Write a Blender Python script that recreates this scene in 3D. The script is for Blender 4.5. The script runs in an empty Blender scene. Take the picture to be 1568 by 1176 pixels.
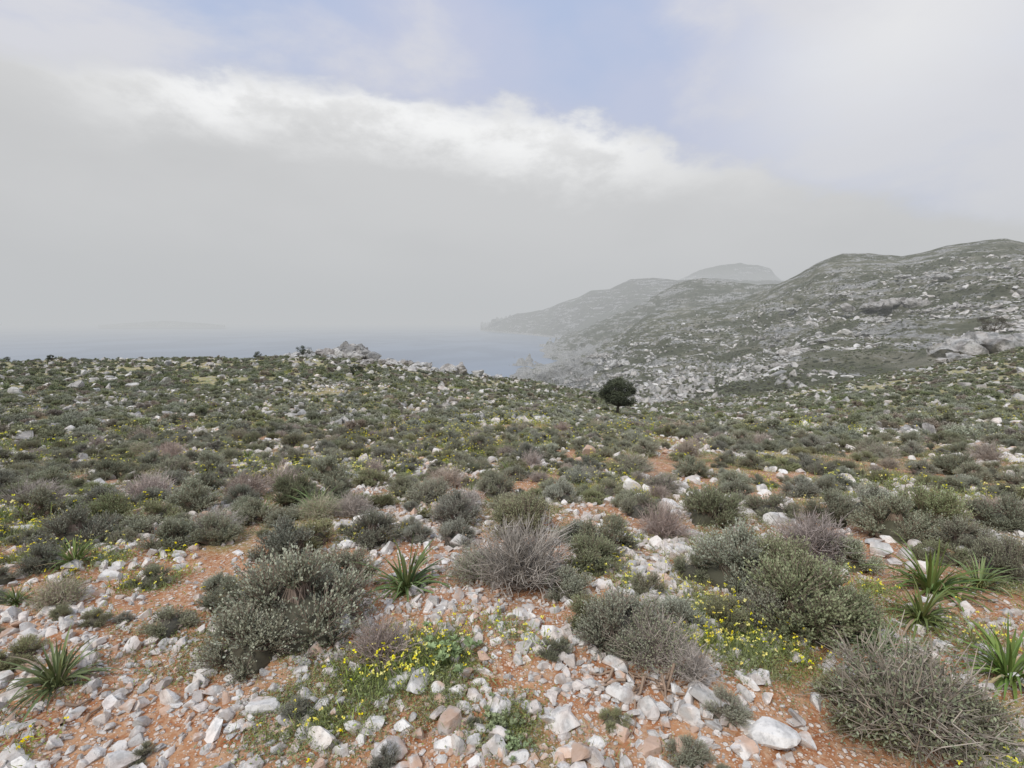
import bpy, math, random
import numpy as np
from mathutils import Vector
rng=np.random.default_rng(7); random.seed(7)
sc=bpy.context.scene
P=math.radians(7.1); CP,SP=math.cos(P),math.sin(P); F=784.0; CH=1.6; SEA=-150.0

# ---------------------------------------------------------------- noise
def vnoise(x,y,seed=0):
    x=np.asarray(x,float); y=np.asarray(y,float)
    xi=np.floor(x).astype(np.int64); yi=np.floor(y).astype(np.int64)
    fx=x-xi; fy=y-yi; fx=fx*fx*(3-2*fx); fy=fy*fy*(3-2*fy)
    def h(a,b):
        n=(a*374761393+b*668265263+seed*974711)&0xffffffff
        n=((n^(n>>13))*1274126177)&0xffffffff
        n=n^(n>>16); return n/4294967295.0
    a=h(xi,yi);b=h(xi+1,yi);c=h(xi,yi+1);d=h(xi+1,yi+1)
    return (a*(1-fx)+b*fx)*(1-fy)+(c*(1-fx)+d*fx)*fy
def fbm(x,y,seed=0,o=4):
    s=0;a=.5;t=0
    for i in range(o):
        s=s+a*vnoise(x*2**i+13.7*i,y*2**i-7.1*i,seed+i);t+=a;a*=.5
    return s/t
def ridged(x,y,seed=0,o=5):
    s=0;a=.5;t=0
    for i in range(o):
        s=s+a*(1-np.abs(2*vnoise(x*2**i+3.1*i,y*2**i+9.7*i,seed+i)-1));t+=a;a*=.5
    return s/t
def slope(py): 
    yp=(588-np.asarray(py,float))/F
    return (-SP+yp*CP)/(CP+yp*SP)
def zat(py,Y): return CH+Y*slope(py)
def aat(px,py=560):
    yp=(588-np.asarray(py,float))/F
    return ((np.asarray(px,float)-784)/F)/(CP+yp*SP)

# ---------------------------------------------------------------- near terrain height function
YS=np.array([0,3,8,14,25,45,75,110,160,250,400,700],float)
PX=[-400,0,300,530,690,800,900,1000,1200,1400,1568,2000]
TB=[ #  8   14  25  45  75  110 160 250 400 700
 [698,645,608,575,555,575,620,700,800,900],
 [698,645,608,577,559,577,620,700,800,900],
 [698,646,608,575,554,577,620,700,800,900],
 [698,648,610,573,551,578,630,710,800,900],
 [698,650,615,590,577,600,650,720,800,900],
 [698,652,624,603,590,597,640,700,780,880],
 [698,654,634,618,606,608,640,690,750,800],
 [698,655,645,635,626,624,650,690,720,760],
 [698,655,640,622,608,602,622,650,680,720],
 [698,655,632,602,582,572,590,620,640,680],
 [698,652,622,585,548,530,545,565,580,620],
 [698,650,612,565,520,492,500,520,540,580]]
TH=np.arctan(aat(PX))
ZT=np.zeros((len(PX),len(YS)))
for i,row in enumerate(TB):
    for j,py in enumerate(row): ZT[i,j+2]=zat(py,YS[j+2])
def cr(p0,p1,p2,p3,t):
    return .5*((2*p1)+(-p0+p2)*t+(2*p0-5*p1+4*p2-p3)*t*t+(-p0+3*p1-3*p2+p3)*t**3)
LY=np.log(YS+3)
def H0(X,Y):
    X=np.asarray(X,float);Y=np.asarray(Y,float)
    r=np.hypot(X,Y)+1e-6; th=np.arctan2(X,Y); tc=np.clip(th,TH[0],TH[-1])
    ye=r*np.cos(tc)
    u=np.interp(tc,TH,np.arange(len(TH))); v=np.interp(np.log(ye+3),LY,np.arange(len(LY)))
    ui=np.clip(np.floor(u).astype(int),0,len(TH)-2); vi=np.clip(np.floor(v).astype(int),0,len(LY)-2)
    fu=u-ui; fv=v-vi
    def g(i,j): return ZT[np.clip(i,0,len(TH)-1),np.clip(j,0,len(LY)-1)]
    cols=[cr(g(ui+k,vi-1),g(ui+k,vi),g(ui+k,vi+1),g(ui+k,vi+2),fv) for k in (-1,0,1,2)]
    z=cr(cols[0],cols[1],cols[2],cols[3],fu)
    back=np.clip((np.abs(th)-1.2)/1.0,0,1)
    return z*(1-back)+(-0.02*r)*back
def H(X,Y):
    r=np.hypot(X,Y)
    z=H0(X,Y)
    z=z+(fbm(X*1.3,Y*1.3,3,4)-.5)*.16*np.clip(r/3,.35,1)
    z=z+(fbm(X*.22,Y*.22,9,4)-.5)*np.clip((r-4)/30,0,1)*.9
    z=z+(fbm(X*.06,Y*.06,19,5)-.5)*np.clip((r-30)/60,0,1)*2.2
    z=z+(fbm(X*9,Y*9,5,2)-.5)*.02
    return z
def ground_at(px,py):
    yp=(588-py)/F; xp=(px-784)/F
    d=np.array([xp,CP+yp*SP,-SP+yp*CP])
    t=np.geomspace(.8,160,5000)
    p=d[None,:]*t[:,None]; p[:,2]+=CH
    hh=H(p[:,0],p[:,1]); k=np.argmax(p[:,2]<hh)
    if k==0: k=len(t)-1
    return Vector((p[k,0],p[k,1],hh[k])), t[k]

# ---------------------------------------------------------------- mesh helpers
class MB:
    def __init__(s): s.v=[];s.f=[];s.c=[];s.m=[];s.n=0
    def add(s,v,f,c,m=0):
        v=np.asarray(v,float).reshape(-1,3); f=np.asarray(f,int)
        c=np.broadcast_to(np.asarray(c,float),(len(v),3))
        s.v.append(v); s.f+= (f+s.n).tolist(); s.c.append(c); s.m+=[m]*len(f); s.n+=len(v)
    def leaves(s,b,d,L,W,c,m=0,fold=.0):
        n=len(b); d=d/np.linalg.norm(d,axis=1,keepdims=True)
        r=rng.normal(size=(n,3)); w=np.cross(d,r); w/=np.linalg.norm(w,axis=1,keepdims=True)+1e-9
        L=np.broadcast_to(L,(n,))[:,None]; W=np.broadcast_to(W,(n,))[:,None]
        mid=b+d*L*.55
        v=np.stack([b,mid+w*W*.5,b+d*L,mid-w*W*.5],1)
        c=np.broadcast_to(c,(n,3)); c=np.repeat(c[:,None,:],4,1)
        s.add(v.reshape(-1,3),np.arange(4*n).reshape(n,4),c.reshape(-1,3),m)
    def segs(s,a,b,ra,rb,c,m=0,k=3):
        n=len(a); d=b-a; d/=np.linalg.norm(d,axis=1,keepdims=True)+1e-9
        up=np.where(np.abs(d[:,2:3])<.9,np.array([[0,0,1.]]),np.array([[1.,0,0]]))
        e1=np.cross(d,up); e1/=np.linalg.norm(e1,axis=1,keepdims=True)+1e-9; e2=np.cross(d,e1)
        ra=np.broadcast_to(ra,(n,))[:,None]; rb=np.broadcast_to(rb,(n,))[:,None]
        V=[]
        for i in range(k):
            t=2*math.pi*i/k; o=e1*math.cos(t)+e2*math.sin(t); V.append(a+o*ra)
        for i in range(k):
            t=2*math.pi*i/k; o=e1*math.cos(t)+e2*math.sin(t); V.append(b+o*rb)
        V=np.stack(V,1)
        fs=[]
        for i in range(k): fs.append([i,(i+1)%k,k+(i+1)%k,k+i])
        fs=(np.array(fs)[None]+(np.arange(n)*2*k)[:,None,None]).reshape(-1,4)
        c=np.broadcast_to(c,(n,3)); c=np.repeat(c[:,None,:],2*k,1)
        s.add(V.reshape(-1,3),fs,c.reshape(-1,3),m)
    def mesh(s,name,mats,smooth=False):
        me=bpy.data.meshes.new(name); v=np.concatenate(s.v); c=np.concatenate(s.c)
        me.from_pydata(v.tolist(),[],s.f)
        at=me.color_attributes.new('Col','FLOAT_COLOR','POINT')
        at.data.foreach_set('color',np.concatenate([c,np.ones((len(c),1))],1).ravel().astype(np.float32))
        for m in mats: me.materials.append(m)
        me.polygons.foreach_set('material_index',s.m)
        if smooth: me.polygons.foreach_set('use_smooth',[True]*len(s.f))
        me.update(); return me
def grid_faces(nr,nc):
    i=np.arange(nr-1)[:,None]*nc+np.arange(nc-1)[None,:]; i=i.ravel()
    return np.stack([i,i+1,i+nc+1,i+nc],1)
def link(o): sc.collection.objects.link(o); return o

# ---------------------------------------------------------------- node helpers
class NT:
    def __init__(s,tree): s.t=tree; s.N=tree.nodes; s.L=tree.links
    def n(s,typ,**k):
        x=s.N.new(typ)
        for a,b in k.items(): setattr(x,a,b)
        return x
    def inp(s,sock,v):
        if isinstance(v,bpy.types.NodeSocket): s.L.new(v,sock)
        elif v is not None: sock.default_value=v
    def M(s,op,a,b=None,c=None,clamp=False):
        x=s.n('ShaderNodeMath',operation=op,use_clamp=clamp)
        s.inp(x.inputs[0],a)
        if b is not None: s.inp(x.inputs[1],b)
        if c is not None: s.inp(x.inputs[2],c)
        return x.outputs[0]
    def noise(s,vec,scale,detail=5,rough=.55,dist=0,out=0):
        x=s.n('ShaderNodeTexNoise'); s.inp(x.inputs['Vector'],vec); x.inputs['Scale'].default_value=scale
        x.inputs['Detail'].default_value=detail; x.inputs['Roughness'].default_value=rough; x.inputs['Distortion'].default_value=dist
        return x.outputs[out]
    def vor(s,vec,scale,out='Distance',feature='F1'):
        x=s.n('ShaderNodeTexVoronoi',feature=feature); s.inp(x.inputs['Vector'],vec); x.inputs['Scale'].default_value=scale
        return x.outputs[out]
    def rng(s,v,a,b,c=0.,d=1.,smooth=True):
        x=s.n('ShaderNodeMapRange'); 
        if smooth: x.interpolation_type='SMOOTHSTEP'
        s.inp(x.inputs[0],v); 
        for i,k in enumerate((a,b,c,d)): x.inputs[i+1].default_value=k
        return x.outputs[0]
    def mix(s,f,a,b,blend='MIX'):
        x=s.n('ShaderNodeMix',data_type='RGBA',blend_type=blend)
        s.inp(x.inputs[0],f)
        for i,v in ((6,a),(7,b)):
            if not isinstance(v,bpy.types.NodeSocket): v=(*v[:3],1)
            s.inp(x.inputs[i],v)
        return x.outputs[2]
    def bump(s,h,st=.5,dist=.01,norm=None):
        x=s.n('ShaderNodeBump'); x.inputs['Strength'].default_value=st; x.inputs['Distance'].default_value=dist
        s.inp(x.inputs['Height'],h); 
        if norm is not None: s.inp(x.inputs['Normal'],norm)
        return x.outputs[0]
def newmat(name):
    m=bpy.data.materials.new(name); m.use_nodes=True; t=NT(m.node_tree); b=t.N['Principled BSDF']
    b.inputs['Specular IOR Level'].default_value=.2; b.inputs['Roughness'].default_value=.85
    return m,t,b

# foliage material
def foliage(name,vary=.2,rough=.7):
    m,t,b=newmat(name)
    a=t.n('ShaderNodeAttribute',attribute_name='Col')
    oi=t.n('ShaderNodeObjectInfo')
    hs=t.n('ShaderNodeHueSaturation')
    t.inp(hs.inputs['Hue'],t.rng(oi.outputs['Random'],0,1,.48,.515,False))
    r2=t.M('FRACT',t.M('MULTIPLY',oi.outputs['Random'],7.31))
    t.inp(hs.inputs['Value'],t.rng(r2,0,1,1-vary,1+vary,False))
    r3=t.M('FRACT',t.M('MULTIPLY',oi.outputs['Random'],17.7))
    t.inp(hs.inputs['Saturation'],t.rng(r3,0,1,.65,1.1,False))
    t.inp(hs.inputs['Color'],a.outputs['Color'])
    t.inp(b.inputs['Base Color'],hs.outputs[0]); b.inputs['Roughness'].default_value=rough
    return m
mLeaf=foliage('shrub_leaf',.26); mTwig=foliage('dry_twig',.2,.9); mPetal=foliage('yellow_petal',.08); mStrap=foliage('strap_leaf',.12,.45)
mTree=foliage('tree_leaf',.1,.6)

# rock material
def rockmat(name,stain=1.0,scale=1.0,lo=(.54,.525,.495),hi=(.84,.815,.77),bd=.004,crack=.45,dark=(.30,.29,.28)):
    m,t,b=newmat(name)
    tc=t.n('ShaderNodeTexCoord'); oi=t.n('ShaderNodeObjectInfo')
    off=t.n('ShaderNodeVectorMath',operation='ADD'); t.L.new(tc.outputs['Object'],off.inputs[0])
    cmb=t.n('ShaderNodeCombineXYZ'); k=t.M('MULTIPLY',oi.outputs['Random'],40.); 
    for i in range(3): t.inp(cmb.inputs[i],k)
    t.L.new(cmb.outputs[0],off.inputs[1]); v=off.outputs[0]
    n1=t.noise(v,1.6*scale,6,.6); n2=t.noise(v,6*scale,5,.65); n3=t.noise(v,1.1*scale,3,.5,out=0)
    c=t.mix(t.rng(n1,.38,.57),lo,hi)
    c=t.mix(t.M('MULTIPLY',t.rng(n2,.52,.70),crack),c,dark)
    r=t.M('FRACT',t.M('MULTIPLY',oi.outputs['Random'],9.7))
    st=t.M('MULTIPLY',t.rng(t.M('ADD',n3,t.M('MULTIPLY',r,.25)),.5,.75),.75*stain,clamp=True)
    c=t.mix(st,c,(.68,.42,.27))
    hs=t.n('ShaderNodeHueSaturation'); t.inp(hs.inputs['Value'],t.rng(oi.outputs['Random'],0,1,.70,1.08,False)); t.inp(hs.inputs['Color'],c)
    t.inp(b.inputs['Base Color'],hs.outputs[0])
    t.inp(b.inputs['Normal'],t.bump(t.M('ADD',n2,t.noise(v,20*scale,4,.7)),.7,bd))
    return m
mRock=rockmat('limestone_stained',1.0); mRockW=rockmat('limestone_pale',.28)
mOut=rockmat('limestone_boulder',.12,.8,(.34,.34,.325),(.68,.665,.63),.08,.6,(.2,.2,.19))
mGor=rockmat('gorge_limestone',.1,.8,(.27,.27,.26),(.55,.54,.51),.4,.65,(.15,.15,.125))

# ground material
def groundmat():
    m,t,b=newmat('stony_red_soil')
    g=t.n('ShaderNodeNewGeometry'); v=g.outputs['Position']
    ln=t.n('ShaderNodeVectorMath',operation='LENGTH'); t.L.new(v,ln.inputs[0]); r=ln.outputs['Value']
    nA=t.noise(v,.9,5,.6); nB=t.noise(v,4.,6,.65); nC=t.noise(v,30.,5,.7); nD=t.noise(v,1.7,5,.6)
    soil=t.mix(t.rng(nB,.35,.65),(.34,.125,.048),(.50,.265,.135))
    soil=t.mix(t.rng(nC,.42,.66),soil,(.56,.37,.235))
    def cells(scale,thr):
        vc=t.n('ShaderNodeTexVoronoi'); t.L.new(v,vc.inputs['Vector']); vc.inputs['Scale'].default_value=scale
        sp=t.n('ShaderNodeSeparateColor'); t.L.new(vc.outputs['Color'],sp.inputs[0])
        return t.M('MULTIPLY',t.M('GREATER_THAN',t.M('ADD',sp.outputs[0],t.M('MULTIPLY',t.M('SUBTRACT',nD,.5),1.6)),thr),t.rng(vc.outputs['Distance'],.46,.34)),sp.outputs[1]
    p1,q1=cells(42.,.60); p2,q2=cells(95.,.50)
    green=t.mix(t.rng(nC,.4,.65),(.17,.185,.06),(.32,.31,.12))
    gm=t.M('ADD',nA,t.rng(r,3,14,-.04,.08))
    gfac=t.rng(gm,.5,.6)
    c=t.mix(t.M('MULTIPLY',gfac,.8),soil,green)
    c=t.mix(p2,c,t.mix(q2,(.58,.35,.22),(.76,.65,.55)))
    c=t.mix(p1,c,t.mix(q1,(.62,.42,.30),(.80,.74,.66)))
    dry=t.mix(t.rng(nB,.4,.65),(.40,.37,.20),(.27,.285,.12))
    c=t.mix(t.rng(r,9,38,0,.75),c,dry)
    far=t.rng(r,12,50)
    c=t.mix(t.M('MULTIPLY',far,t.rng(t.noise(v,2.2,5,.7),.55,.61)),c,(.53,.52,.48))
    t.inp(b.inputs['Base Color'],c)
    h=t.M('ADD',t.M('MULTIPLY',nC,1.),t.M('ADD',t.M('MULTIPLY',p1,.8),t.M('MULTIPLY',p2,.4)))
    t.inp(b.inputs['Normal'],t.bump(h,.8,.012)); b.inputs['Roughness'].default_value=.95
    return m
def hillmat(name,k=1.0,green=(.20,.205,.135),rock=(.62,.61,.58),rockamt=0.,dirt=(.35,.33,.25),zc=None):
    m,t,b=newmat(name)
    g=t.n('ShaderNodeNewGeometry'); v=g.outputs['Position']
    mp=t.n('ShaderNodeMapping'); t.L.new(v,mp.inputs[0]); mp.inputs['Scale'].default_value=(1,1,2.5); v2=mp.outputs[0]
    mb=t.n('ShaderNodeMapping'); t.L.new(v,mb.inputs[0]); mb.inputs['Scale'].default_value=(.22,.22,2.6); v3=mb.outputs[0]
    nL=t.noise(v2,.012*k,6,.6,.4); nM=t.noise(v2,.06*k,7,.68,.3); nS=t.noise(v2,.35*k,5,.7); nBd=t.noise(v3,.07*k,5,.6,.3)
    base=t.mix(t.rng(nM,.38,.62),green,dirt)
    base=t.mix(t.rng(nL,.46,.56,0,.7),base,(.12,.13,.08))
    rk=t.M('ADD',t.M('MULTIPLY',nL,-.3),t.M('ADD',t.M('MULTIPLY',nM,.45),t.M('ADD',t.M('MULTIPLY',nBd,.5),t.M('MULTIPLY',nS,.35))))
    if zc is not None:
        sp=t.n('ShaderNodeSeparateXYZ'); t.L.new(v,sp.inputs[0])
        rk=t.M('ADD',rk,t.rng(sp.outputs[2],zc[0],zc[1],zc[2],0.))
    rf=t.rng(rk,.535-rockamt,.58-rockamt)
    rc=t.mix(t.rng(nS,.38,.6),(.28,.28,.265),rock)
    c=t.mix(t.M('MULTIPLY',rf,.9),base,rc)
    vd=t.vor(v,.22*k); gate=t.rng(t.noise(v,.03*k,3,.6),.44,.52)
    dots=t.M('MULTIPLY',t.rng(vd,.38,.22),gate)
    c=t.mix(t.M('MULTIPLY',dots,.8),c,(.06,.07,.04))
    t.inp(b.inputs['Base Color'],c); b.inputs['Roughness'].default_value=.95
    t.inp(b.inputs['Normal'],t.bump(t.M('ADD',nS,t.M('MULTIPLY',nM,2.)),1.,5.0/k))
    return m

# ---------------------------------------------------------------- terrain mesh
th=np.concatenate([np.radians(np.arange(-180,-66,3.)),np.radians(np.arange(-66,66,.3)),np.radians(np.arange(66,180.1,3.))])
rr=np.concatenate([[0.02,.3,.6],np.geomspace(.9,600,430)])
T,R=np.meshgrid(th,rr); X=R*np.sin(T);Y=R*np.cos(T);Z=H(X,Y)
b=MB(); b.add(np.stack([X,Y,Z],2).reshape(-1,3),grid_faces(len(rr),len(th))[:,::-1],(1,1,1))
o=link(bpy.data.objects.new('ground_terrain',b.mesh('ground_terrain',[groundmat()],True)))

# ---------------------------------------------------------------- hills
class Hill:
    def __init__(s,px,sky,skyY,foot,footY,amp=.02,nscale=.01,seed=1,skyk=.35,n2k=.35,ter=0.):
        s.px=np.array(px,float);s.sky=sky;s.skyY=skyY;s.foot=foot;s.footY=footY;s.amp=amp;s.ns=nscale;s.seed=seed;s.skyk=skyk;s.n2k=n2k;s.ter=ter
    def pt(s,px,t):
        px=np.asarray(px,float);t=np.asarray(t,float)
        I=lambda a:np.interp(px,s.px,a)
        sy,sY,fy,fY=I(s.sky),I(s.skyY),I(s.foot),I(s.footY)
        tt=np.clip(t,0,1); Yd=fY*(sY/fY)**tt; py=fy+(sy-fy)*tt
        z=zat(py,Yd); a=aat(px,sy)
        ex=np.clip(t-1,0,None); Yd2=Yd*(1+ex*.8); zs=zat(sy,sY)
        z=z-ex**1.3*(np.abs(zs-SEA)+60)*1.2
        Xw=a*Yd2
        w=(1-(1-s.skyk)*np.clip(1-np.abs(t-1)/.30,0,1))*np.clip(t/.12,0,1)
        n=ridged(Xw*s.ns,Yd2*s.ns*.7,s.seed)-.55
        n2=fbm(Xw*s.ns*5,Yd2*s.ns*5,s.seed+20,4)-.5
        z=z+(n*1.0+n2*s.n2k)*s.amp*Yd2*w
        if s.ter:
            per=s.ter; ph=fbm(Xw*.01,Yd2*.01,s.seed+50,3)*14
            z=z+.75*per/6.283*np.sin(6.283*z/per+ph)*np.clip(w,0,1)*fbm(Xw*.015,Yd2*.015,s.seed+60,2)*1.6
        return np.stack([Xw,Yd2,z],-1)
    def build(s,name,mat,nc=400,nr=160):
        u=np.linspace(s.px[0],s.px[-1],nc); t=np.concatenate([np.linspace(0,1,nr),np.linspace(1.02,2,20)])
        U,TT=np.meshgrid(u,t); V=s.pt(U,TT)
        b=MB(); b.add(V.reshape(-1,3),grid_faces(len(t),nc),(1,1,1))
        return link(bpy.data.objects.new(name,b.mesh(name,[mat],True)))
def seaY(py): return (SEA-4-CH)/slope(py)
hB=Hill([780,820,860,900,950,985,1010,1040,1075,1120,1160,1200,1225,1250,1290,1330,1380,1410,1450,1500,1540,1568,1800,2300],
 [588,572,556,538,508,488,478,472,468,463,451,433,420,405,390,389,394,389,378,372,368,372,350,330],
 [1200,1250,1300,1250,1200,1100,1070,1050,1000,980,950,900,880,850,820,800,780,760,740,720,700,700,600,500],
 [600,605,612,622,638,644,648,646,640,632,625,619,615,612,607,602,596,592,584,572,563,558,510,470],
 [1050,900,600,400,250,210,200,190,190,190,190,190,190,190,190,190,190,190,190,190,190,190,180,180],amp=.08,nscale=.0065,seed=4,skyk=.10,n2k=.5,ter=15.)
hB.build('hillside',hillmat('hillside_scrub',1.0,rockamt=.015,zc=(-75,-25,.11)),760,360)
hA=Hill([826,840,870,900,940,985,1010,1040,1075,1110,1160,1210,1300,1400],
 [549,543,521,504,483,463,448,434,427,432,437,433,430,430],
 [2200,2200,2250,2200,2100,2000,1950,1900,1850,1800,1700,1650,1600,1600],
 [552,552,556,560,570,575,570,560,550,540,530,520,500,500],
 [seaY(552),seaY(552),seaY(556)]+[1500]*11,amp=.06,nscale=.004,seed=14,skyk=.12,ter=26.)
hA.build('coastal_hill',hillmat('coastal_hill_scrub',.6,(.13,.14,.095),(.58,.57,.54),.02,(.25,.24,.18),zc=(-150,-90,.12)),300,180)
hC=Hill([736,745,760,790,830,860,885,905,935,965,1000,1040,1080,1150,1300],
 [505,502,494,480,476,463,456,446,443,428,426,430,426,430,430],
 [7600,7000,6500,6000,5600,5200,5000,4800,4700,4500,4400,4300,4200,4200,4200],
 [507,508,509,512,516,519,521,524,530,535,540,540,540,540,540],
 [seaY(507),seaY(508),seaY(509),seaY(512),seaY(516),seaY(519),seaY(521),seaY(524),3400,3200,3000,3000,3000,3000,3000],amp=.045,nscale=.0022,seed=24,skyk=.08)
hC.build('headland',hillmat('headland_scrub',.3,(.08,.085,.06),(.55,.54,.52),.0,dirt=(.15,.14,.11),zc=(-150,-125,.2)),300,130)
hD=Hill([1000,1040,1070,1100,1120,1135,1150,1170,1180,1187,1197,1230],[442,430,415,407,405,404,406,409,413,422,430,445],[7500]*12,[470]*12,[6000]*12,amp=.016,nscale=.0022,seed=34,skyk=.35)
hD.build('distant_mountain',hillmat('mountain_scrub',.2,(.08,.09,.06),rockamt=-.02,dirt=(.12,.12,.10)),160,60)
hE=Hill([150,190,250,300,345],[498,495,491,494,498],[9500]*5,[500.3]*5,[9000]*5,amp=.002,nscale=.002,seed=44)
hE.build('island',hillmat('island_scrub',.2),80,20)

# ---------------------------------------------------------------- sea
m,t,bs=newmat('sea_water'); bs.inputs['Roughness'].default_value=.35; bs.inputs['Specular IOR Level'].default_value=.5
g=t.n('ShaderNodeNewGeometry'); mp=t.n('ShaderNodeMapping'); t.L.new(g.outputs['Position'],mp.inputs[0]); mp.inputs['Scale'].default_value=(1,.5,1)
t.inp(bs.inputs['Normal'],t.bump(t.noise(mp.outputs[0],.08,5,.6),.35,2.))
t.inp(bs.inputs['Base Color'],t.mix(t.rng(t.noise(mp.outputs[0],.0025,4,.6,.5),.4,.6),(.10,.155,.24),(.15,.215,.31)))
b=MB(); S=24000; b.add([(-S,-S,SEA),(S,-S,SEA),(S,S,SEA),(-S,S,SEA)],[[0,1,2,3]],(1,1,1)); link(bpy.data.objects.new('sea',b.mesh('sea',[m])))

# ---------------------------------------------------------------- haze volume
m=bpy.data.materials.new('glowing_haze'); m.use_nodes=True; t=NT(m.node_tree); t.N.clear()
out=t.n('ShaderNodeOutputMaterial'); ab=t.n('ShaderNodeVolumeAbsorption'); em=t.n('ShaderNodeEmission'); ad=t.n('ShaderNodeAddShader')
SG=1/4500.
ab.inputs['Color'].default_value=(0,0,0,1); ab.inputs['Density'].default_value=SG
em.inputs['Color'].default_value=(.53,.545,.558,1); em.inputs['Strength'].default_value=SG  # emission stands in for daylight scattered by the haze
t.L.new(ab.outputs[0],ad.inputs[0]);t.L.new(em.outputs[0],ad.inputs[1]);t.L.new(ad.outputs[0],out.inputs['Volume'])
b=MB(); S=25000; z0,z1=-170,600
b.add([(-S,-S,z0),(S,-S,z0),(S,S,z0),(-S,S,z0),(-S,-S,z1),(S,-S,z1),(S,S,z1),(-S,S,z1)],[[0,3,2,1],[4,5,6,7],[0,1,5,4],[1,2,6,5],[2,3,7,6],[3,0,4,7]],(1,1,1))
link(bpy.data.objects.new('atmospheric_haze',b.mesh('atmospheric_haze',[m])))

# ---------------------------------------------------------------- plants
def hemi(n,zmin=.05):
    z=rng.uniform(zmin,1,n); z=np.sign(z)*np.abs(z)**.85; a=rng.uniform(0,2*math.pi,n); s=np.sqrt(1-z*z); return np.stack([s*np.cos(a),s*np.sin(a),z],1)
def shrub(seed,nst,nl,L,W,c1,c2,twig=(.26,.20,.15),hgt=.55,stems=True,core=True,tb=.5,ncl=16):
    b=MB(); ph=rng.uniform(0,6,6)
    cc_=hemi(ncl,.02); cr_=rng.uniform(.14,.24,ncl)
    cpos=cc_*(.5-cr_[:,None]*.9)*rng.uniform(.85,1.15,(ncl,1))
    ci=rng.integers(0,ncl,nst); d=hemi(nst,-.15)
    out_=cc_[ci]; d=d+out_*.5; d/=np.linalg.norm(d,axis=1,keepdims=True)
    tip=cpos[ci]+d*(cr_[ci]*rng.uniform(.8,1.12,nst))[:,None]; tip[:,2]=np.abs(tip[:,2])*hgt*2*rng.uniform(.9,1.08,nst)+.01
    ctone=rng.uniform(0,1,ncl)[ci]
    base=rng.normal(size=(nst,3))*.09; base[:,2]=-.02
    mid=base+(cpos[ci]*np.array([1,1,hgt*2])-base)*.85
    if stems:
        b.segs(base,mid,.006,.004,twig,1); b.segs(mid,tip,.004,.0015,twig,1)
    tone=rng.uniform(0,1,nst)*.5+ctone*.5
    sd=(tip-mid)+np.array([0,0,.05]); sd/=np.linalg.norm(sd,axis=1,keepdims=True)
    for k in range(nl):
        u=(k+rng.uniform(0,1,nst))/nl
        tt=tb+(1.02-tb)*u**.8
        p=np.where(tt[:,None]<.5,base+(mid-base)*tt[:,None]*2,mid+(tip-mid)*(tt[:,None]*2-1))
        p=p+rng.normal(size=(nst,3))*L*.18
        rd=rng.normal(size=(nst,3)); rd-= (rd*sd).sum(1,keepdims=True)*sd; rd/=np.linalg.norm(rd,axis=1,keepdims=True)
        dd=sd*(.5+.45*u[:,None])+rd*(1.0-.4*u[:,None])+np.array([0,0,.25])
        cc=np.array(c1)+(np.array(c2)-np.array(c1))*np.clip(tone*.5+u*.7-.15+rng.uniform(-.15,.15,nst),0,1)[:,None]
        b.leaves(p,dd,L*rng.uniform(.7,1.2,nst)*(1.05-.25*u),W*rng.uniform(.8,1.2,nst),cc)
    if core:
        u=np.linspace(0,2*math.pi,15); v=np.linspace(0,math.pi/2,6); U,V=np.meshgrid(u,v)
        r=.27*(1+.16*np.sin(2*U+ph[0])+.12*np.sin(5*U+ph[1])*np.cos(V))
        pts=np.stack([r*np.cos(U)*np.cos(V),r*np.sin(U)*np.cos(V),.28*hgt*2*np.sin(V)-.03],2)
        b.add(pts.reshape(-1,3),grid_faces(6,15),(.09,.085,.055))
    return b
GG1,GG2=(.145,.16,.095),(.46,.485,.36)      # grey green
OG1,OG2=(.125,.145,.065),(.37,.395,.225)      # olive green
BR1,BR2=(.21,.175,.13),(.44,.385,.30)    # brownish grey
def drybush(nst=230,hgt=.6,col=(.46,.385,.32),leafy=0):
    b=MB(); d=hemi(nst,.15); R_=.5*rng.uniform(.65,1.05,nst)
    p=rng.normal(size=(nst,3))*.05; p[:,2]=0; end=d*R_[:,None]; end[:,2]*=hgt*2
    c=np.array(col)*rng.uniform(.5,1.25,(nst,1))
    prev=p; K=5
    for k in range(1,K+1):
        q=p+(end-p)*(k/K)+rng.normal(size=(nst,3))*.018; q[:,2]+=.03*math.sin(k/K*3)
        b.segs(prev,q,.0055*(1-.15*(k-1)),.0055*(1-.15*k),c,0)
        if k>=2:
            for _ in range(2):
                dd=(q-prev)*rng.uniform(.5,1.1,(nst,1))+rng.normal(size=(nst,3))*.045+np.array([0,0,.015])
                b.segs(q,q+dd,.0034,.0018,c*1.1,0)
        prev=q
    if leafy:
        for k in range(leafy):
            b.leaves(end+rng.normal(size=(nst,3))*.05,rng.normal(size=(nst,3))+np.array([0,0,.8]),.026,.012,np.array([[.30,.33,.19]])*rng.uniform(.7,1.3,(nst,1)),1)
    return b
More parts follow.
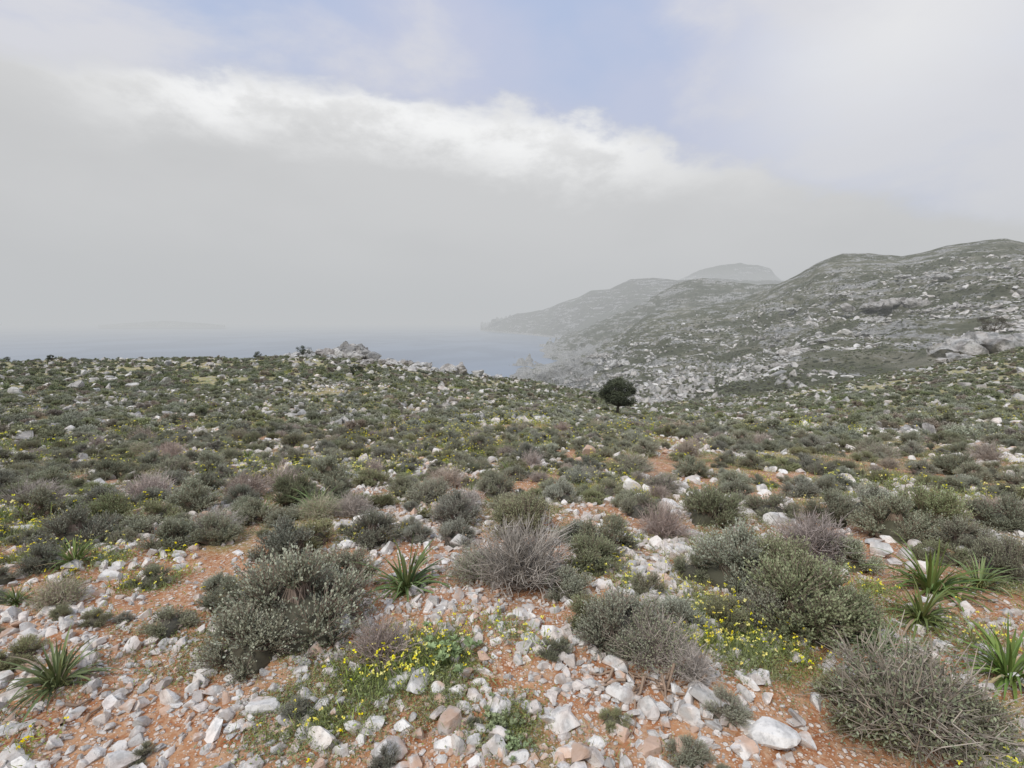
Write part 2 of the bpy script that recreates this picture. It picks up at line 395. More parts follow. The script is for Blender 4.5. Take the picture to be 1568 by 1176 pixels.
def strap(n=80,L=.34,W=.017,c=(.13,.20,.06)):
    b=MB()
    for i in range(n):
        a=random.uniform(0,6.283); el=random.uniform(.35,1.45); l=L*random.uniform(.55,1.1); w=W*random.uniform(.7,1.2)
        K=7; q0=random.uniform(0,.04); pos=np.array([math.cos(a)*q0,math.sin(a)*q0,0.]); a+=random.uniform(-.5,.5); dirv=np.array([math.cos(a)*math.cos(el),math.sin(a)*math.cos(el),math.sin(el)])
        side=np.array([-math.sin(a),math.cos(a),0]); pts=[]; bend=random.uniform(.10,.42)
        for k in range(K+1):
            tt=k/K; ww=w*.5*(1-tt**2.5)*(.7+.6*min(tt*3,1)*.5)+.0006
            dn=np.cross(dirv,side); 
            pts+= [pos+side*ww+dn*ww*.5, pos, pos-side*ww+dn*ww*.5]
            pos=pos+dirv*l/K; dirv=dirv+np.array([random.uniform(-.05,.05),random.uniform(-.05,.05),-bend*(1.3-el*.5)]); dirv/=np.linalg.norm(dirv)
        sh=random.uniform(.55,1.5); cc=np.array(c)*sh+np.array([.05,.02,0])*random.random()
        if random.random()<.08: cc=np.array([.42,.34,.2])
        f=[]
        for k in range(K):
            f+= [[3*k,3*k+1,3*k+4,3*k+3],[3*k+1,3*k+2,3*k+5,3*k+4]]
        b.add(np.array(pts),f,cc)
    return b
def tuft(n=45,L=.07,W=.0035,c=(.19,.23,.07),flowers=0,fh=.1,spread=.07):
    b=MB(); p=np.zeros((n,3)); p[:,:2]=rng.normal(size=(n,2))*spread
    d=rng.normal(size=(n,3))*.6+np.array([0,0,1.])
    d/=np.linalg.norm(d,axis=1,keepdims=True)
    b.leaves(p,d,L*rng.uniform(.5,1.3,n),W,np.array(c)*rng.uniform(.6,1.3,(n,1)))
    m_=n; q=np.zeros((m_,3)); q[:,:2]=rng.normal(size=(m_,2))*spread*1.1; q[:,2]=rng.uniform(.003,.03,m_)
    dd=rng.normal(size=(m_,3))*np.array([1,1,.3])
    b.leaves(q,dd,.016,.010,np.array(c)*rng.uniform(.5,1.1,(m_,1)))
    if flowers:
        f=np.zeros((flowers,3)); f[:,:2]=rng.normal(size=(flowers,2))*spread; top=f+rng.normal(size=f.shape)*.02; top[:,2]=fh*rng.uniform(.5,1.2,flowers)
        b.segs(f,top,.0012,.0009,(.22,.28,.08),0)
        for k in range(6):
            b.leaves(top+rng.normal(size=top.shape)*.0015,rng.normal(size=top.shape)*np.array([1,1,.5])+np.array([0,0,.3]),.0105,.008,(.86,.78,.05),1)
    return b
def collect(name,meshes):
    c=bpy.data.collections.new(name)
    for i,me in enumerate(meshes):
        c.objects.link(bpy.data.objects.new('%s_part_%02d'%(name,i),me))
    return c
M2=[mLeaf,mTwig]
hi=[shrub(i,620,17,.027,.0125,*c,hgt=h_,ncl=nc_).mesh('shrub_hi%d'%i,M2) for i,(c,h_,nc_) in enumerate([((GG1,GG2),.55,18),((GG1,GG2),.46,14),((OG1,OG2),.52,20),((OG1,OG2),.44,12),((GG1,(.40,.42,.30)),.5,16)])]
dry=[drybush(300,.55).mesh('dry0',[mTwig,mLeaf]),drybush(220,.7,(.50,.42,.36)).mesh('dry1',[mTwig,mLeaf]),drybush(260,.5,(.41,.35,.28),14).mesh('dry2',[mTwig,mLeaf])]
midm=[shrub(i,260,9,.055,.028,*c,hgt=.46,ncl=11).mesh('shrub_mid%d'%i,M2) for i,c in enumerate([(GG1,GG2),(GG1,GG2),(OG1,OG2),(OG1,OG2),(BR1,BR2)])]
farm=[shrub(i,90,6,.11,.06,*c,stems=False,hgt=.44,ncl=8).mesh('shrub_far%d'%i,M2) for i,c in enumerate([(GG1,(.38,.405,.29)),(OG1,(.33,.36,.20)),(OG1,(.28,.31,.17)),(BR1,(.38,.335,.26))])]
straps=[strap().mesh('strap%d'%i,[mStrap]) for i in range(3)]
tufts=[tuft(60,.06,.0035,c).mesh('tuft',[mLeaf,mPetal]) for c in [(.31,.34,.12),(.23,.28,.09),(.40,.38,.18),(.45,.41,.25)]]
flows=[tuft(60,.07,.004,(.29,.35,.1),k,.10,.06).mesh('flow',[mLeaf,mPetal]) for k in (3,6,11)]

# ---------------------------------------------------------------- rocks
def ico(sub):
    import bmesh
    bm=bmesh.new(); bmesh.ops.create_icosphere(bm,subdivisions=sub,radius=1.0)
    v=np.array([x.co[:] for x in bm.verts]); f=[[q.index for q in p.verts] for p in bm.faces]; bm.free(); return v,np.array(f)
I3=ico(4); I2=ico(3)
def rockverts(I,seed,npl=11,rough=.028,flat=.7):
    r=np.random.default_rng(seed); v=I[0].copy()
    for k in range(npl):
        n=r.normal(size=3); n/=np.linalg.norm(n); d=r.uniform(.34,.70); ov=np.clip(v@n-d,0,None); v-=ov[:,None]*n
    v+= (fbm(v[:,0]*3+v[:,2]*2+10,v[:,1]*3-v[:,2]*1.7+10,seed,4)-.5)[:,None]*v*rough*6
    v*=np.array([r.uniform(.8,1.3),r.uniform(.6,1.),r.uniform(flat*.7,flat*1.25)])
    return v*.66
def rockmesh(I,seed,mat,**k):
    b=MB(); b.add(rockverts(I,seed,**k),I[1],(1,1,1)); return b.mesh('rock',[mat])
rocksS=[rockmesh(I3 if i<6 else I2,100+i,mRock) for i in range(14)]
rocksP=[rockmesh(I3 if i<6 else I2,200+i,mRockW) for i in range(14)]
rocksO=[rockmesh(I2,300+i,mOut,npl=18,rough=.06,flat=.8) for i in range(8)]
rocksG=[rockmesh(I2,320+i,mGor,npl=20,rough=.07,flat=1.) for i in range(6)]

# ---------------------------------------------------------------- GN scatter
def scatter(name,pos,rot,scl,idx,coll):
    me=bpy.data.meshes.new(name); me.from_pydata(np.asarray(pos).tolist(),[],[])
    for nm,ty,dat,key in (('rot','FLOAT_VECTOR',rot,'vector'),('scl','FLOAT_VECTOR',scl,'vector'),('idx','INT',idx,'value')):
        a=me.attributes.new(nm,ty,'POINT'); a.data.foreach_set(key,np.asarray(dat).ravel().astype(np.int32 if ty=='INT' else np.float32))
    o=link(bpy.data.objects.new(name,me))
    ng=bpy.data.node_groups.new(name+'_scatter','GeometryNodeTree')
    ng.interface.new_socket('Geometry',in_out='INPUT',socket_type='NodeSocketGeometry'); ng.interface.new_socket('Geometry',in_out='OUTPUT',socket_type='NodeSocketGeometry')
    N=ng.nodes;L=ng.links; gi=N.new('NodeGroupInput');go=N.new('NodeGroupOutput'); ip=N.new('GeometryNodeInstanceOnPoints')
    ci=N.new('GeometryNodeCollectionInfo'); ci.inputs['Collection'].default_value=coll; ci.inputs['Separate Children'].default_value=True; ci.inputs['Reset Children'].default_value=True
    def na(nm,ty):
        x=N.new('GeometryNodeInputNamedAttribute'); x.data_type=ty; x.inputs['Name'].default_value=nm; return [s for s in x.outputs if s.enabled and s.name=='Attribute'][0]
    e=N.new('FunctionNodeEulerToRotation'); L.new(na('rot','FLOAT_VECTOR'),e.inputs[0]); L.new(e.outputs[0],ip.inputs['Rotation'])
    L.new(na('scl','FLOAT_VECTOR'),ip.inputs['Scale']); L.new(na('idx','INT'),ip.inputs['Instance Index']); ip.inputs['Pick Instance'].default_value=True
    L.new(gi.outputs[0],ip.inputs['Points']); L.new(ci.outputs[0],ip.inputs['Instance']); L.new(ip.outputs[0],go.inputs[0])
    md=o.modifiers.new('scatter','NODES'); md.node_group=ng; return o
def sector(n,r0,r1,a0=-56,a1=56):
    t=np.radians(rng.uniform(a0,a1,n)); r=np.sqrt(rng.uniform(r0*r0,r1*r1,n)); return r*np.sin(t),r*np.cos(t)
def zrot(n,tilt=0): 
    r=rng.normal(size=(n,3))*tilt; r[:,2]=rng.uniform(0,6.283,n); return r
def stony(x,y): return fbm(x*.55+5,y*.55,41,3)*.6+fbm(x*1.7+5,y*1.7,47,2)*.4

# hero plants ------------------------------------------------------
HL=[(455,965,250,'h0'),(385,1005,170,'h1'),(520,905,150,'h4'),(440,850,120,'h1'),(585,1010,105,'d1'),(800,895,170,'d0'),(730,885,100,'d2'),
(905,870,110,'h2'),(925,845,110,'h4'),(800,815,120,'h2'),(700,800,90,'h0'),(700,835,80,'h1'),(955,985,170,'h4'),(1000,1010,130,'d2'),(1060,1040,90,'d1'),(900,960,90,'h2'),
(1230,960,230,'h2'),(1130,890,170,'h0'),(1200,900,160,'h2'),(1110,960,100,'h2'),(1390,1120,250,'d2'),(1330,1100,170,'h3'),(1460,1130,170,'h2'),(1245,850,130,'d0'),(1370,825,130,'h0'),(1300,870,110,'h1'),
(1015,825,85,'d1'),(232,895,70,'h3'),(262,838,90,'h1'),(570,830,100,'h0'),(60,870,70,'h0'),(90,925,80,'d2'),(540,790,70,'d0'),(1535,880,110,'h2'),(1525,800,80,'d0'),(258,965,80,'h3'),
(30,1010,80,'h3'),(1090,800,110,'h2'),(1180,790,90,'h3'),(850,1000,60,'h3'),(640,830,60,'h1'),(1440,860,90,'h3'),(390,800,80,'h1'),(1060,880,70,'h3'),(1280,960,140,'h2'),(145,955,50,'h3'),(940,1110,55,'h3'),(590,1172,60,'h0'),
(1330,790,110,'h1'),(1420,800,110,'h2'),(1270,800,90,'h0'),(980,790,80,'h3'),(860,770,70,'h1'),(760,760,70,'h2'),(330,830,90,'h4'),(170,800,80,'h2'),(60,790,90,'h1'),(480,830,90,'h3'),(880,830,80,'h1'),(870,910,90,'h1'),(660,770,80,'h4'),(450,770,90,'h2'),(1480,840,100,'h4'),(620,760,70,'h3'),(300,780,90,'h0'),(230,770,80,'d0'),(415,925,110,'h2'),(350,935,90,'h4'),(1040,960,90,'h1'),(1180,960,130,'h4')]
HX=[]
for px,py,w,k in HL:
    p,d=ground_at(px,py); s=w*d/F*.97
    me=(hi if k[0]=='h' else dry)[int(k[1])]
    o=link(bpy.data.objects.new('spiny_shrub' if k[0]=='h' else 'dry_shrub',me)); o.location=p-Vector((0,0,.02*s)); o.rotation_euler=(random.uniform(-.06,.06),random.uniform(-.06,.06),random.uniform(0,6.28)); 
    hgt=random.uniform(.9,1.1); o.scale=(s,s*random.uniform(.85,1.1),s*hgt); HX.append((p.x,p.y,s*.45))
for px,py,w in [(622,905,120),(88,1050,120),(485,785,70),(1425,905,120),(1410,950,100),(1545,1040,130),(778,726,40),(400,795,50),(1345,1000,90),(1500,900,80),(115,865,70),(1095,870,60),(985,775,40),(25,925,50),(380,705,30)]:
    p,d=ground_at(px,py); s=w*d/F/.44
    o=link(bpy.data.objects.new('asphodel_plant',random.choice(straps))); o.location=p; o.rotation_euler=(0,0,random.uniform(0,6.28)); o.scale=(s,s,s*.95); HX.append((p.x,p.y,s*.12))
HXa=np.array(HX)
def clear(x,y,k=1.0,add=0.):
    d=np.hypot(x[:,None]-HXa[None,:,0],y[:,None]-HXa[None,:,1]); return np.all(d>HXa[None,:,2]*k+add,axis=1)

# shrub masses ------------------------------------------------------
def shrubs(name,n,r0,r1,s0,s1,meshes,wts,thr,mind=None,hk=1.0):
    x,y=sector(n,r0,r1); m_=fbm(x*.35,y*.35,61,3)+rng.normal(size=n)*.12>thr
    m_&=clear(x,y,1.0,.05); x,y=x[m_],y[m_]; n=len(x)
    keep=np.ones(n,bool); s=rng.uniform(s0,s1,n)*np.where(rng.random(n)<.3,.6,1)
    if mind:
        for i in range(n):
            if i and np.any((np.hypot(x[:i]-x[i],y[:i]-y[i])<mind*(s[:i]+s[i])*.5)&keep[:i]): keep[i]=False
    x,y,s=x[keep],y[keep],s[keep]; n=len(x); z=H(x,y)-.03*s
    sc_=np.stack([s,s*rng.uniform(.8,1.15,n),s*hk*rng.uniform(.75,1.05,n)],1)
    scatter(name,np.stack([x,y,z],1),zrot(n,.06),sc_,rng.choice(len(meshes),n,p=wts),collect(name+'_kinds',meshes)); print(name,n)
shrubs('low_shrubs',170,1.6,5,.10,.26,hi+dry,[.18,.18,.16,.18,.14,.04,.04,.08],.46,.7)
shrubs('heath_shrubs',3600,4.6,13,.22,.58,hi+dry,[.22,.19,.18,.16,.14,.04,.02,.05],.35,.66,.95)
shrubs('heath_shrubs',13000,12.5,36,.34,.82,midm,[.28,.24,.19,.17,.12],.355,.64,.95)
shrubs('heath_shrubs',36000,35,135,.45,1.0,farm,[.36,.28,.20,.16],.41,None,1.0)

# tufts / flowers
def low(name,n,r0,r1,meshes,seed,f,thr,s0,s1):
    x,y=sector(n,r0,r1); m_=fbm(x*f,y*f,seed,3)+rng.normal(size=n)*.04>thr; x,y=x[m_],y[m_]; n=len(x)
    s=rng.uniform(s0,s1,n); scatter(name,np.stack([x,y,H(x,y)-.003],1),zrot(n,.1),np.stack([s,s,s*rng.uniform(.6,1.2,n)],1),rng.integers(0,len(meshes),n),collect(name+'_kinds',meshes))
low('grass',7000,1.3,9,tufts,71,1.1,.54,.5,1.0)
low('grass',14000,8,35,tufts,71,.7,.47,.8,1.6)
low('wild_flowers',700,2,12,flows,81,.9,.55,.7,1.1)
low('wild_flowers',6000,10,50,flows,81,.4,.55,1.1,2.4)
px_=[]
for px,py,n,rad in [(85,800,50,.4),(60,830,22,.3),(170,850,10,.2),(650,1030,14,.1),(595,1030,10,.08),(640,1000,10,.1),(1110,940,14,.12),(1090,985,14,.1),(1130,970,12,.1),(1180,990,10,.1),(920,890,8,.1),(1520,1150,8,.08),(770,965,6,.08),(195,905,8,.15),(430,730,30,.5),(575,720,30,.5),(650,665,40,1.),(740,690,54,.8),(1480,990,4,.08),(510,1120,3,.04),(940,740,20,.3),(1330,905,6,.1),(400,900,5,.1),(250,700,30,1.),(1380,750,20,.5),(560,830,8,.15),(700,640,30,1.5),(1010,690,20,1.)]:
    p,d=ground_at(px,py); q=rng.normal(size=(n,2))*rad; px_+=[(p.x+a,p.y+b_) for a,b_ in q]
px_=np.array(px_); n=len(px_); s=rng.uniform(.6,1.1,n)*np.where(np.hypot(px_[:,0],px_[:,1])>6,1.6,1)
scatter('yellow_flower_patch',np.stack([px_[:,0],px_[:,1],H(px_[:,0],px_[:,1])],1),zrot(n,.1),np.stack([s,s,s],1),rng.integers(0,3,n),collect('yf',flows))
hp=[]
for px,py,n,rad in [(640,1010,70,.16),(470,1075,60,.13),(560,1060,40,.12),(320,1000,40,.15),(700,1050,30,.1),(1170,1010,60,.16),(1100,960,40,.14),(780,1110,30,.08),(60,850,60,.3),(440,760,60,.4),(1400,960,50,.2),(850,790,40,.25)]:
    p,d=ground_at(px,py); q=rng.normal(size=(n,2))*rad; hp+=[(p.x+a,p.y+b_) for a,b_ in q]
hp=np.array(hp); n=len(hp); s=rng.uniform(.4,.9,n)
scatter('low_herbs',np.stack([hp[:,0],hp[:,1],H(hp[:,0],hp[:,1])],1),zrot(n,.1),np.stack([s,s,s*.7],1),rng.integers(0,2,n),collect('lh',tufts[:2]))
def herb():
    b=MB()
    for k in range(26):
        c=np.array([rng.normal()*.06,rng.normal()*.06,rng.uniform(.04,.09)]); n=14
        a=rng.uniform(0,6.28,n); d=np.stack([np.cos(a),np.sin(a),rng.uniform(.1,.7,n)],1)
        b.segs(np.array([[c[0]*.4,c[1]*.4,0]]),c[None],.002,.0015,(.2,.26,.08))
        b.leaves(np.repeat(c[None],n,0),d,.028,.015,np.array([.29,.36,.18])*rng.uniform(.6,1.15,(n,1)))
    return b.mesh('herb',[mStrap])
hm=herb()
for px,py,w in [(690,1015,80),(765,1120,60),(790,1150,45)]:
    p,d=ground_at(px,py); s=w*d/F/.24; o=link(bpy.data.objects.new('leafy_herb',hm)); o.location=p; o.scale=(s,s,s); o.rotation_euler=(0,0,px)

# stones --------------------------------------------------------------
X_=[];Y_=[];S_=[];K_=[]
def kindof(x,y,kp): return np.where(rng.random(len(x))<np.clip(kp+(fbm(x*.8+3,y*.8,55,3)-.5)*2.2+np.clip((x+y*.2)*.15,-.35,.3)*np.clip(1-np.hypot(x,y)/8,0,1),0.03,1),1,0)
def addrocks(x,y,s,kind):
    X_.append(x);Y_.append(y);S_.append(s);K_.append(np.broadcast_to(kind,x.shape) if np.ndim(kind)==0 else kind)
def field(n,r0,r1,s0,s1,thr,nz,kp,pw=2.2,cl=.55,kind=None):
    x,y=sector(n,r0,r1); m_=stony(x,y)+rng.normal(size=n)*nz>thr; m_&=clear(x,y,cl); x,y=x[m_],y[m_]
    s=s0+(s1-s0)*rng.random(len(x))**pw; addrocks(x,y,s,kindof(x,y,kp) if kind is None else kind)
field(32000,1.1,6,.008,.032,.47,.09,.45)
field(15000,1.1,7,.028,.075,.48,.07,.7)
field(1000,1.3,7,.06,.11,.51,.06,.7,1.5)
field(18000,6.5,15,.03,.15,.47,.07,.85)
field(19000,14,38,.06,.30,.485,.07,.97)
field(6500,14,38,.10,.45,.48,.08,1,kind=2)
field(10500,36,130,.25,1.0,.49,.07,1.,kind=2)
field(4500,36,130,.25,.75,.49,.07,1.,kind=1)
for px,py,n,rad,s0,s1 in [(1050,745,80,.55,.06,.24),(1040,775,60,.35,.06,.22),(1080,770,30,.3,.08,.22),(1000,840,60,.22,.05,.15),(990,880,50,.15,.05,.13),(1015,930,60,.13,.04,.12),(1020,965,40,.1,.04,.11),(1340,835,30,.3,.06,.18),(200,850,90,.3,.04,.13),(130,900,80,.25,.03,.10),(240,800,50,.4,.05,.14),(690,950,50,.15,.03,.09),(870,1005,50,.12,.03,.10),(650,800,50,.3,.04,.13),(860,775,60,.4,.04,.15),(530,690,90,1.,.06,.24),(800,690,70,1.2,.06,.24),(720,1090,25,.1,.03,.09),(1000,1070,30,.12,.03,.09),(1180,1110,30,.12,.03,.1),(1110,1080,20,.1,.04,.1),(860,1050,20,.12,.03,.09),(30,1070,15,.1,.03,.09),(500,1000,20,.2,.03,.08),(960,890,20,.15,.03,.1),(1450,1040,20,.15,.04,.1),(1530,860,15,.2,.05,.15),(700,740,60,.6,.05,.17),(150,760,60,.8,.05,.2),(420,690,60,1.2,.06,.24),(1220,610,60,3.5,.2,.7),(1100,640,50,3.,.15,.5),(1330,600,50,3.5,.2,.7),(1450,580,50,4,.2,.8),(760,640,60,3.,.12,.4),(620,620,60,3.,.12,.45)]:
    p,d=ground_at(px,py); q=rng.normal(size=(n,2))*rad; addrocks(p.x+q[:,0],p.y+q[:,1],(s0+(s1-s0)*rng.random(n)**2)*.9,np.where(rng.random(n)<.85,1,0) if py>645 else 2)
for px,py,w in [(600,1150,62),(405,1085,46),(690,1110,50),(905,1160,46),(185,1172,60),(1185,1135,60),(1090,1080,55),(860,1105,46),(955,1070,44),(1060,1105,40),(505,1030,22),(525,965,46),(480,1000,30),(700,835,44),(1140,1150,50),(1065,775,46),(1025,780,46),(1145,775,30),(1345,850,40),(1190,800,44),(700,1150,40),(990,1150,46),(640,1050,40),(1325,945,30),(760,1130,36),(1250,1080,36),(820,1090,30),(490,1135,50),(560,800,44),(1525,840,60),(900,700,30),(20,1068,36),(450,1110,26),(700,1060,30),(1300,690,24),(1165,1035,30),(1065,1020,34),(1230,1140,40)]:
    p,d=ground_at(px,py); addrocks(np.array([p.x]),np.array([p.y]),np.array([w*d/F*.98]),1 if (px//5)%3 else 0)
x=np.concatenate(X_);y=np.concatenate(Y_);s=np.concatenate(S_);k=np.concatenate(K_)
for kk,nm,me in ((0,'stained_limestone_rubble',rocksS),(1,'limestone_rubble',rocksP),(2,'weathered_limestone_boulders',rocksO)):
    q=k==kk; n=q.sum(); sc_=s[q][:,None]*rng.uniform(.8,1.2,(n,3))
    scatter(nm,np.stack([x[q],y[q],H(x[q],y[q])+.1*s[q]],1),zrot(n,.4),sc_,rng.integers(0,len(me),n),collect(nm+'_kinds',me)); print(nm,n)

b=MB()
for px,py in [(1010,1040),(980,1060),(1060,1040),(90,1100),(930,1040),(1050,1070)]:
    p,d=ground_at(px,py)
    for j in range(4):
        a=random.uniform(0,6.28); q=np.array(p)+rng.normal(size=3)*.05; rad=.007
        for kx in range(7):
            a+=random.uniform(-.7,.7); nq=q+np.array([math.cos(a)*.035,math.sin(a)*.035,0]); nq[2]=float(H(nq[0],nq[1]))+random.uniform(.004,.022)
            b.segs(q[None],nq[None],rad,rad*.85,(.42,.31,.23),0,5); q=nq; rad*=.85
link(bpy.data.objects.new('dead_roots',b.mesh('dead_roots',[mTwig],True)))

# outcrops -------------------------------------------------------------
mOutW=rockmat('limestone_crag',.12,.35,(.32,.32,.31),(.64,.63,.60),.25,.65,(.16,.16,.15))
mOutF=rockmat('far_limestone_crag',.1,.2,(.30,.30,.285),(.64,.63,.60),.8,.7,(.15,.155,.13))
def outcrop(center,wx,wy,hz,n,seed,mat=None):
    b=MB(); r=np.random.default_rng(seed)
    for i in range(n):
        far=center.y>150
        v=rockverts(I2 if far else I3,seed*50+i,npl=24,rough=.09,flat=.85)*1.15; s=r.uniform(.28,.6)*hz*1.5
        u=r.normal(size=2)*.33; q=np.array([u[0]*wx,u[1]*wy]); e=max(0,1-np.hypot(*u)*1.5)
        a=r.uniform(0,6.28); c,s_=math.cos(a),math.sin(a); v=v@np.array([[c,s_,0],[-s_,c,0],[0,0,1]])*s*np.array([1.35,1.2,1.])
        b.add(v+np.array([q[0],q[1],e*hz*.35]),I2[1] if far else I3[1],(1,1,1))
    o=link(bpy.data.objects.new('limestone_outcrop',b.mesh('outcrop',[mat or (mOutF if center.y>150 else mOutW)]))); o.location=center; return o
def nearpt(px,Yd):
    a=float(aat(px)); return Vector((a*Yd,Yd,float(H(a*Yd,Yd))))
UP=Vector((0,0,1))
outcrop(nearpt(538,72)+UP*.7,3.8,2,3.0,46,1); outcrop(nearpt(505,71)+UP*.4,6,2.5,1.9,34,2); outcrop(nearpt(692,72)+UP*.35,3.4,2,2.3,26,3); outcrop(nearpt(590,69),8,3,1.6,36,4); outcrop(nearpt(740,74),5,3,1.2,20,14)
outcrop(nearpt(560,58),8,4,1.0,26,17); outcrop(nearpt(455,66),6,3,1.1,20,18); outcrop(nearpt(640,66),6,3,1.1,20,19); outcrop(nearpt(610,56),7,3,.9,20,39)
outcrop(nearpt(1505,100)+UP*1.2,13,5,5.2,70,5); outcrop(nearpt(1590,95),9,6,5.5,30,15); outcrop(nearpt(1470,92),8,4,2.0,20,6); outcrop(nearpt(1420,88),9,4,1.3,16,7)
def hillpt(px,t): return Vector(hB.pt(np.array(px),np.array(t)).tolist())
for i,(px,t_,wx,hz,n) in enumerate([(1240,.30,18,7,34),(1225,.27,14,5,20),(1380,.62,42,14,44),(1355,.60,30,8,24),(1290,.33,18,4,22),(1340,.37,22,4,24),(1400,.42,24,4,20),(1200,.22,18,5,26),(970,.35,24,7,26),(900,.45,36,7,24),(1200,.55,30,6,18),(1440,.5,30,5,18),(1500,.4,24,4,14),(1330,.55,30,6,18),(930,.6,40,10,26),(1000,.62,40,6,20),(880,.6,40,10,26),(955,.5,40,9,26),(1160,.45,30,5,18),(1260,.6,34,6,20),(1460,.68,34,7,20),(905,.3,24,6,24),(940,.25,22,6,24),(1300,.7,40,7,24),(1230,.75,40,7,24),(1100,.7,44,8,24),(1420,.75,44,7,24),(1520,.7,40,7,22)]):
    outcrop(hillpt(px,t_)-Vector((0,0,hz*.15)),wx,wx*.6,hz,n,20+i)
n=13000; pxh=rng.uniform(910,1800,n); th_=rng.uniform(.02,.9,n)**1.0; V=hB.pt(pxh,th_)
m_=fbm(V[:,0]*.02,V[:,1]*.02,77,4)+rng.normal(size=n)*.09>.5; V=V[m_]; n=len(V); s=rng.uniform(1.,2.6,n)*np.clip(V[:,1]/400,.6,1.4)
scatter('hillside_shrubs',V,zrot(n,.1),np.stack([s,s,s*.9],1),rng.integers(0,3,n),collect('hs',farm[:3]))
n=20000; pxh=rng.uniform(880,1800,n); th_=rng.uniform(.02,.92,n); V=hB.pt(pxh,th_)
m_=ridged(V[:,0]*.012,V[:,1]*.03,87,3)+rng.normal(size=n)*.04>.71; V=V[m_]; n=len(V); s=rng.uniform(.8,1,n)*rng.random(n)**2.3*6+.8
scatter('hillside_boulders',V-np.array([0,0,.2]),zrot(n,.3),np.stack([s*1.4,s,s*.7],1),rng.integers(0,len(rocksO),n),collect('hb',rocksO))
n=3600; pxh=rng.normal(1040,80,n); th_=np.abs(rng.normal(0,.2,n))+.03; V=hB.pt(pxh,th_); m_=fbm(V[:,0]*.05,V[:,1]*.05,97,3)+rng.normal(size=n)*.05>.45; V=V[m_]; n=len(V); s=rng.random(n)**1.5*5+.8
scatter('gorge_rock_face',V-np.array([0,0,.6]),zrot(n,.3),np.stack([s*1.2,s,s*1.4],1),rng.integers(0,len(rocksG),n),collect('gr',rocksG))
n=1300; pxh=rng.normal(1070,80,n); th_=np.abs(rng.normal(.1,.15,n))+.03; V=hB.pt(pxh,th_); s=rng.uniform(.8,2.2,n)
scatter('gorge_shrubs',V+np.array([0,0,.4]),zrot(n,.1),np.stack([s,s,s],1),rng.integers(0,3,n),collect('gs',farm[:3]))

# ---------------------------------------------------------------- tree
def tree(name,loc,w,h,trunk,nclump,seed,col=((.035,.045,.02),(.15,.17,.075)),leaf=.075,per=230):
    r=np.random.default_rng(seed); b=MB(); base=np.array([0,0,-.1]); fork=np.array([.04*w,0,trunk])
    b.segs(base[None],(fork*.5)[None],.10,.085,(.12,.095,.07),1,8); b.segs((fork*.5)[None],fork[None],.085,.07,(.12,.095,.07),1,8)
    cz=trunk+(h-trunk)*.30
    for i in range(nclump):
        a=r.uniform(0,6.283); u=r.uniform(0,1)**.5; zz=r.uniform(-.35,1)
        rad=w*.5*.80*math.sqrt(max(.05,1-max(zz,0)**2))*(.55+.45*u)*(1 if zz>-.1 else .75)*(1+.18*math.sin(3*a+seed))
        c=np.array([math.cos(a)*rad,math.sin(a)*rad,cz+zz*(h-cz)*.82])
        mid=(fork+c)/2+r.normal(size=3)*.08*w*.3
        b.segs(fork[None],mid[None],.04,.025,(.12,.095,.07),1,5); b.segs(mid[None],c[None],.025,.008,(.12,.095,.07),1,4)
        q=r.normal(size=(per,3)); q/=np.linalg.norm(q,axis=1,keepdims=True); q*=(r.random((per,1))**.4)*w*.125*r.uniform(.65,1.3)
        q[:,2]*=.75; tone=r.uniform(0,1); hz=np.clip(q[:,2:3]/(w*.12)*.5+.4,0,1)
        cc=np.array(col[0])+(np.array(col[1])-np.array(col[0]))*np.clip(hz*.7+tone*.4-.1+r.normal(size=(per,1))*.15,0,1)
        b.leaves(c+q,r.normal(size=(per,3))+np.array([0,0,.3]),leaf*r.uniform(.7,1.3,per),leaf*.5,cc,0)
    o=link(bpy.data.objects.new(name,b.mesh(name,[mTree,mTwig]))); o.location=loc; return o
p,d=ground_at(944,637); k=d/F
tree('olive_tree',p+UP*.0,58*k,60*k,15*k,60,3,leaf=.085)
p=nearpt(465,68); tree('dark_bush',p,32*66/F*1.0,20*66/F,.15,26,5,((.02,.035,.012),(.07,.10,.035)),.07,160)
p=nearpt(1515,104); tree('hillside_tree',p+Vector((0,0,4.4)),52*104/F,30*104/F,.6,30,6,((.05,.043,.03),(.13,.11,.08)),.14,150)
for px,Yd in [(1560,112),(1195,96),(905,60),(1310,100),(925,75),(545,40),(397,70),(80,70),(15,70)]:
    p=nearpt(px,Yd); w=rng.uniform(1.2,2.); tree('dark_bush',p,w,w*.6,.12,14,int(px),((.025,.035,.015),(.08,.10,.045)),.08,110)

# ---------------------------------------------------------------- world
w=bpy.data.worlds.new('World'); sc.world=w; w.use_nodes=True; t=NT(w.node_tree); t.N.clear()
out=t.n('ShaderNodeOutputWorld'); tc=t.n('ShaderNodeTexCoord'); v=tc.outputs['Generated']
sx=t.n('ShaderNodeSeparateXYZ'); t.L.new(v,sx.inputs[0]); x_,y_,z_=sx.outputs
sky=t.n('ShaderNodeTexSky',sky_type='NISHITA'); sky.sun_disc=False; sky.sun_elevation=math.radians(50); sky.sun_rotation=math.radians(215); sky.dust_density=3.
mp=t.n('ShaderNodeMapping'); t.L.new(v,mp.inputs[0]); mp.inputs['Scale'].default_value=(1,1,2.0)
n1=t.noise(mp.outputs[0],3.2,7,.55,.2); n2=t.noise(mp.outputs[0],1.6,5,.5,.1); n3=t.noise(mp.outputs[0],8.,6,.6,.1)
s=t.M('ADD',z_,t.M('ADD',t.M('MULTIPLY',x_,.15),t.M('MULTIPLY',t.M('MULTIPLY',x_,x_),.25)))
s=t.M('ADD',s,t.M('ADD',t.M('MULTIPLY',t.M('SUBTRACT',n1,.5),.15),t.M('MULTIPLY',t.M('SUBTRACT',n3,.5),.10)))
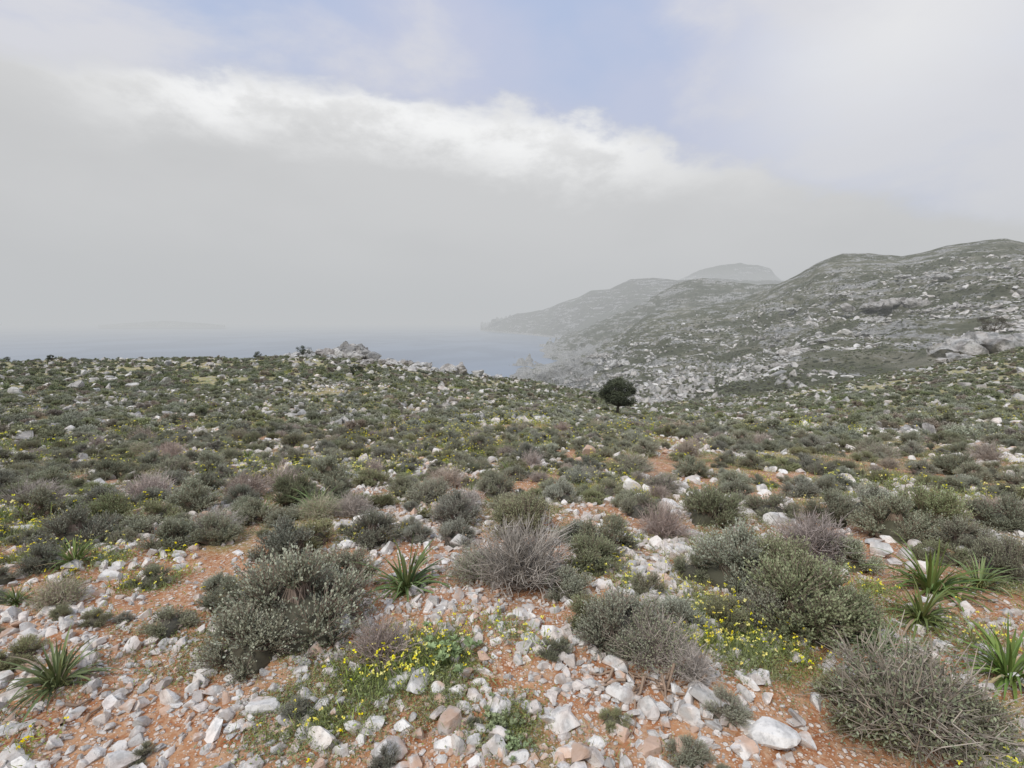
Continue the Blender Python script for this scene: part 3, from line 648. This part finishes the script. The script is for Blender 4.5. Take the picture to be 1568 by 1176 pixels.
band=t.M('MULTIPLY',t.rng(s,.235,.338),t.rng(s,.368,.332))
band=t.M('MULTIPLY',band,t.rng(x_,.48,.10))
band=t.M('MULTIPLY',band,t.rng(x_,-.68,-.45,.05,1.))
band=t.M('MULTIPLY',band,t.rng(n3,.36,.56,.55,1.))
above=t.rng(s,.325,.375)
base=t.mix(t.rng(n2,.35,.65),(.56,.562,.57),(.66,.66,.665))
blue=t.mix(t.rng(n2,.42,.62),(.44,.56,.84),(.58,.63,.84))
cl=t.rng(t.M('ADD',n1,t.M('MULTIPLY',t.M('ABSOLUTE',t.M('ADD',x_,-.03)),.26)),.50,.76)
blue=t.mix(cl,blue,(.80,.80,.86))
c=t.mix(above,base,blue)
c=t.mix(t.M('MULTIPLY',band,.9),c,(1.14,1.14,1.14))
dx=t.M('SUBTRACT',x_,.53); dz=t.M('SUBTRACT',z_,.40)
rad=t.M('SQRT',t.M('ADD',t.M('MULTIPLY',dx,dx),t.M('MULTIPLY',t.M('MULTIPLY',dz,dz),1.2)))
blob=t.rng(t.M('ADD',rad,t.M('MULTIPLY',t.M('SUBTRACT',n1,.5),.5)),.26,.0)
c=t.mix(t.M('MULTIPLY',blob,.8),c,(1.02,1.01,1.0))
bg=t.n('ShaderNodeBackground'); t.inp(bg.inputs[0],c); bg.inputs[1].default_value=1.0
bs=t.n('ShaderNodeBackground'); t.L.new(sky.outputs[0],bs.inputs[0]); bs.inputs[1].default_value=.1
mx=t.n('ShaderNodeMixShader'); t.inp(mx.inputs[0],t.M('MULTIPLY',above,.1)); t.L.new(bg.outputs[0],mx.inputs[1]); t.L.new(bs.outputs[0],mx.inputs[2]); t.L.new(mx.outputs[0],out.inputs[0])
# sun
l=bpy.data.lights.new('sun','SUN'); l.energy=2.4; l.angle=math.radians(12); l.color=(1,.965,.91); o=link(bpy.data.objects.new('sun',l))
el=math.radians(50); az=math.radians(215); dv=Vector((math.sin(az)*math.cos(el),math.cos(az)*math.cos(el),math.sin(el))); o.rotation_euler=dv.to_track_quat('Z','Y').to_euler()
# camera
cam=bpy.data.cameras.new('camera'); cam.lens=18; cam.sensor_width=36; cam.clip_end=80000; cam.clip_start=.05
o=link(bpy.data.objects.new('camera',cam)); o.location=(0,0,CH); o.rotation_euler=(math.radians(90-7.1),0,0); sc.camera=o
sc.view_settings.view_transform='Standard'; sc.view_settings.look='None'; sc.view_settings.exposure=0
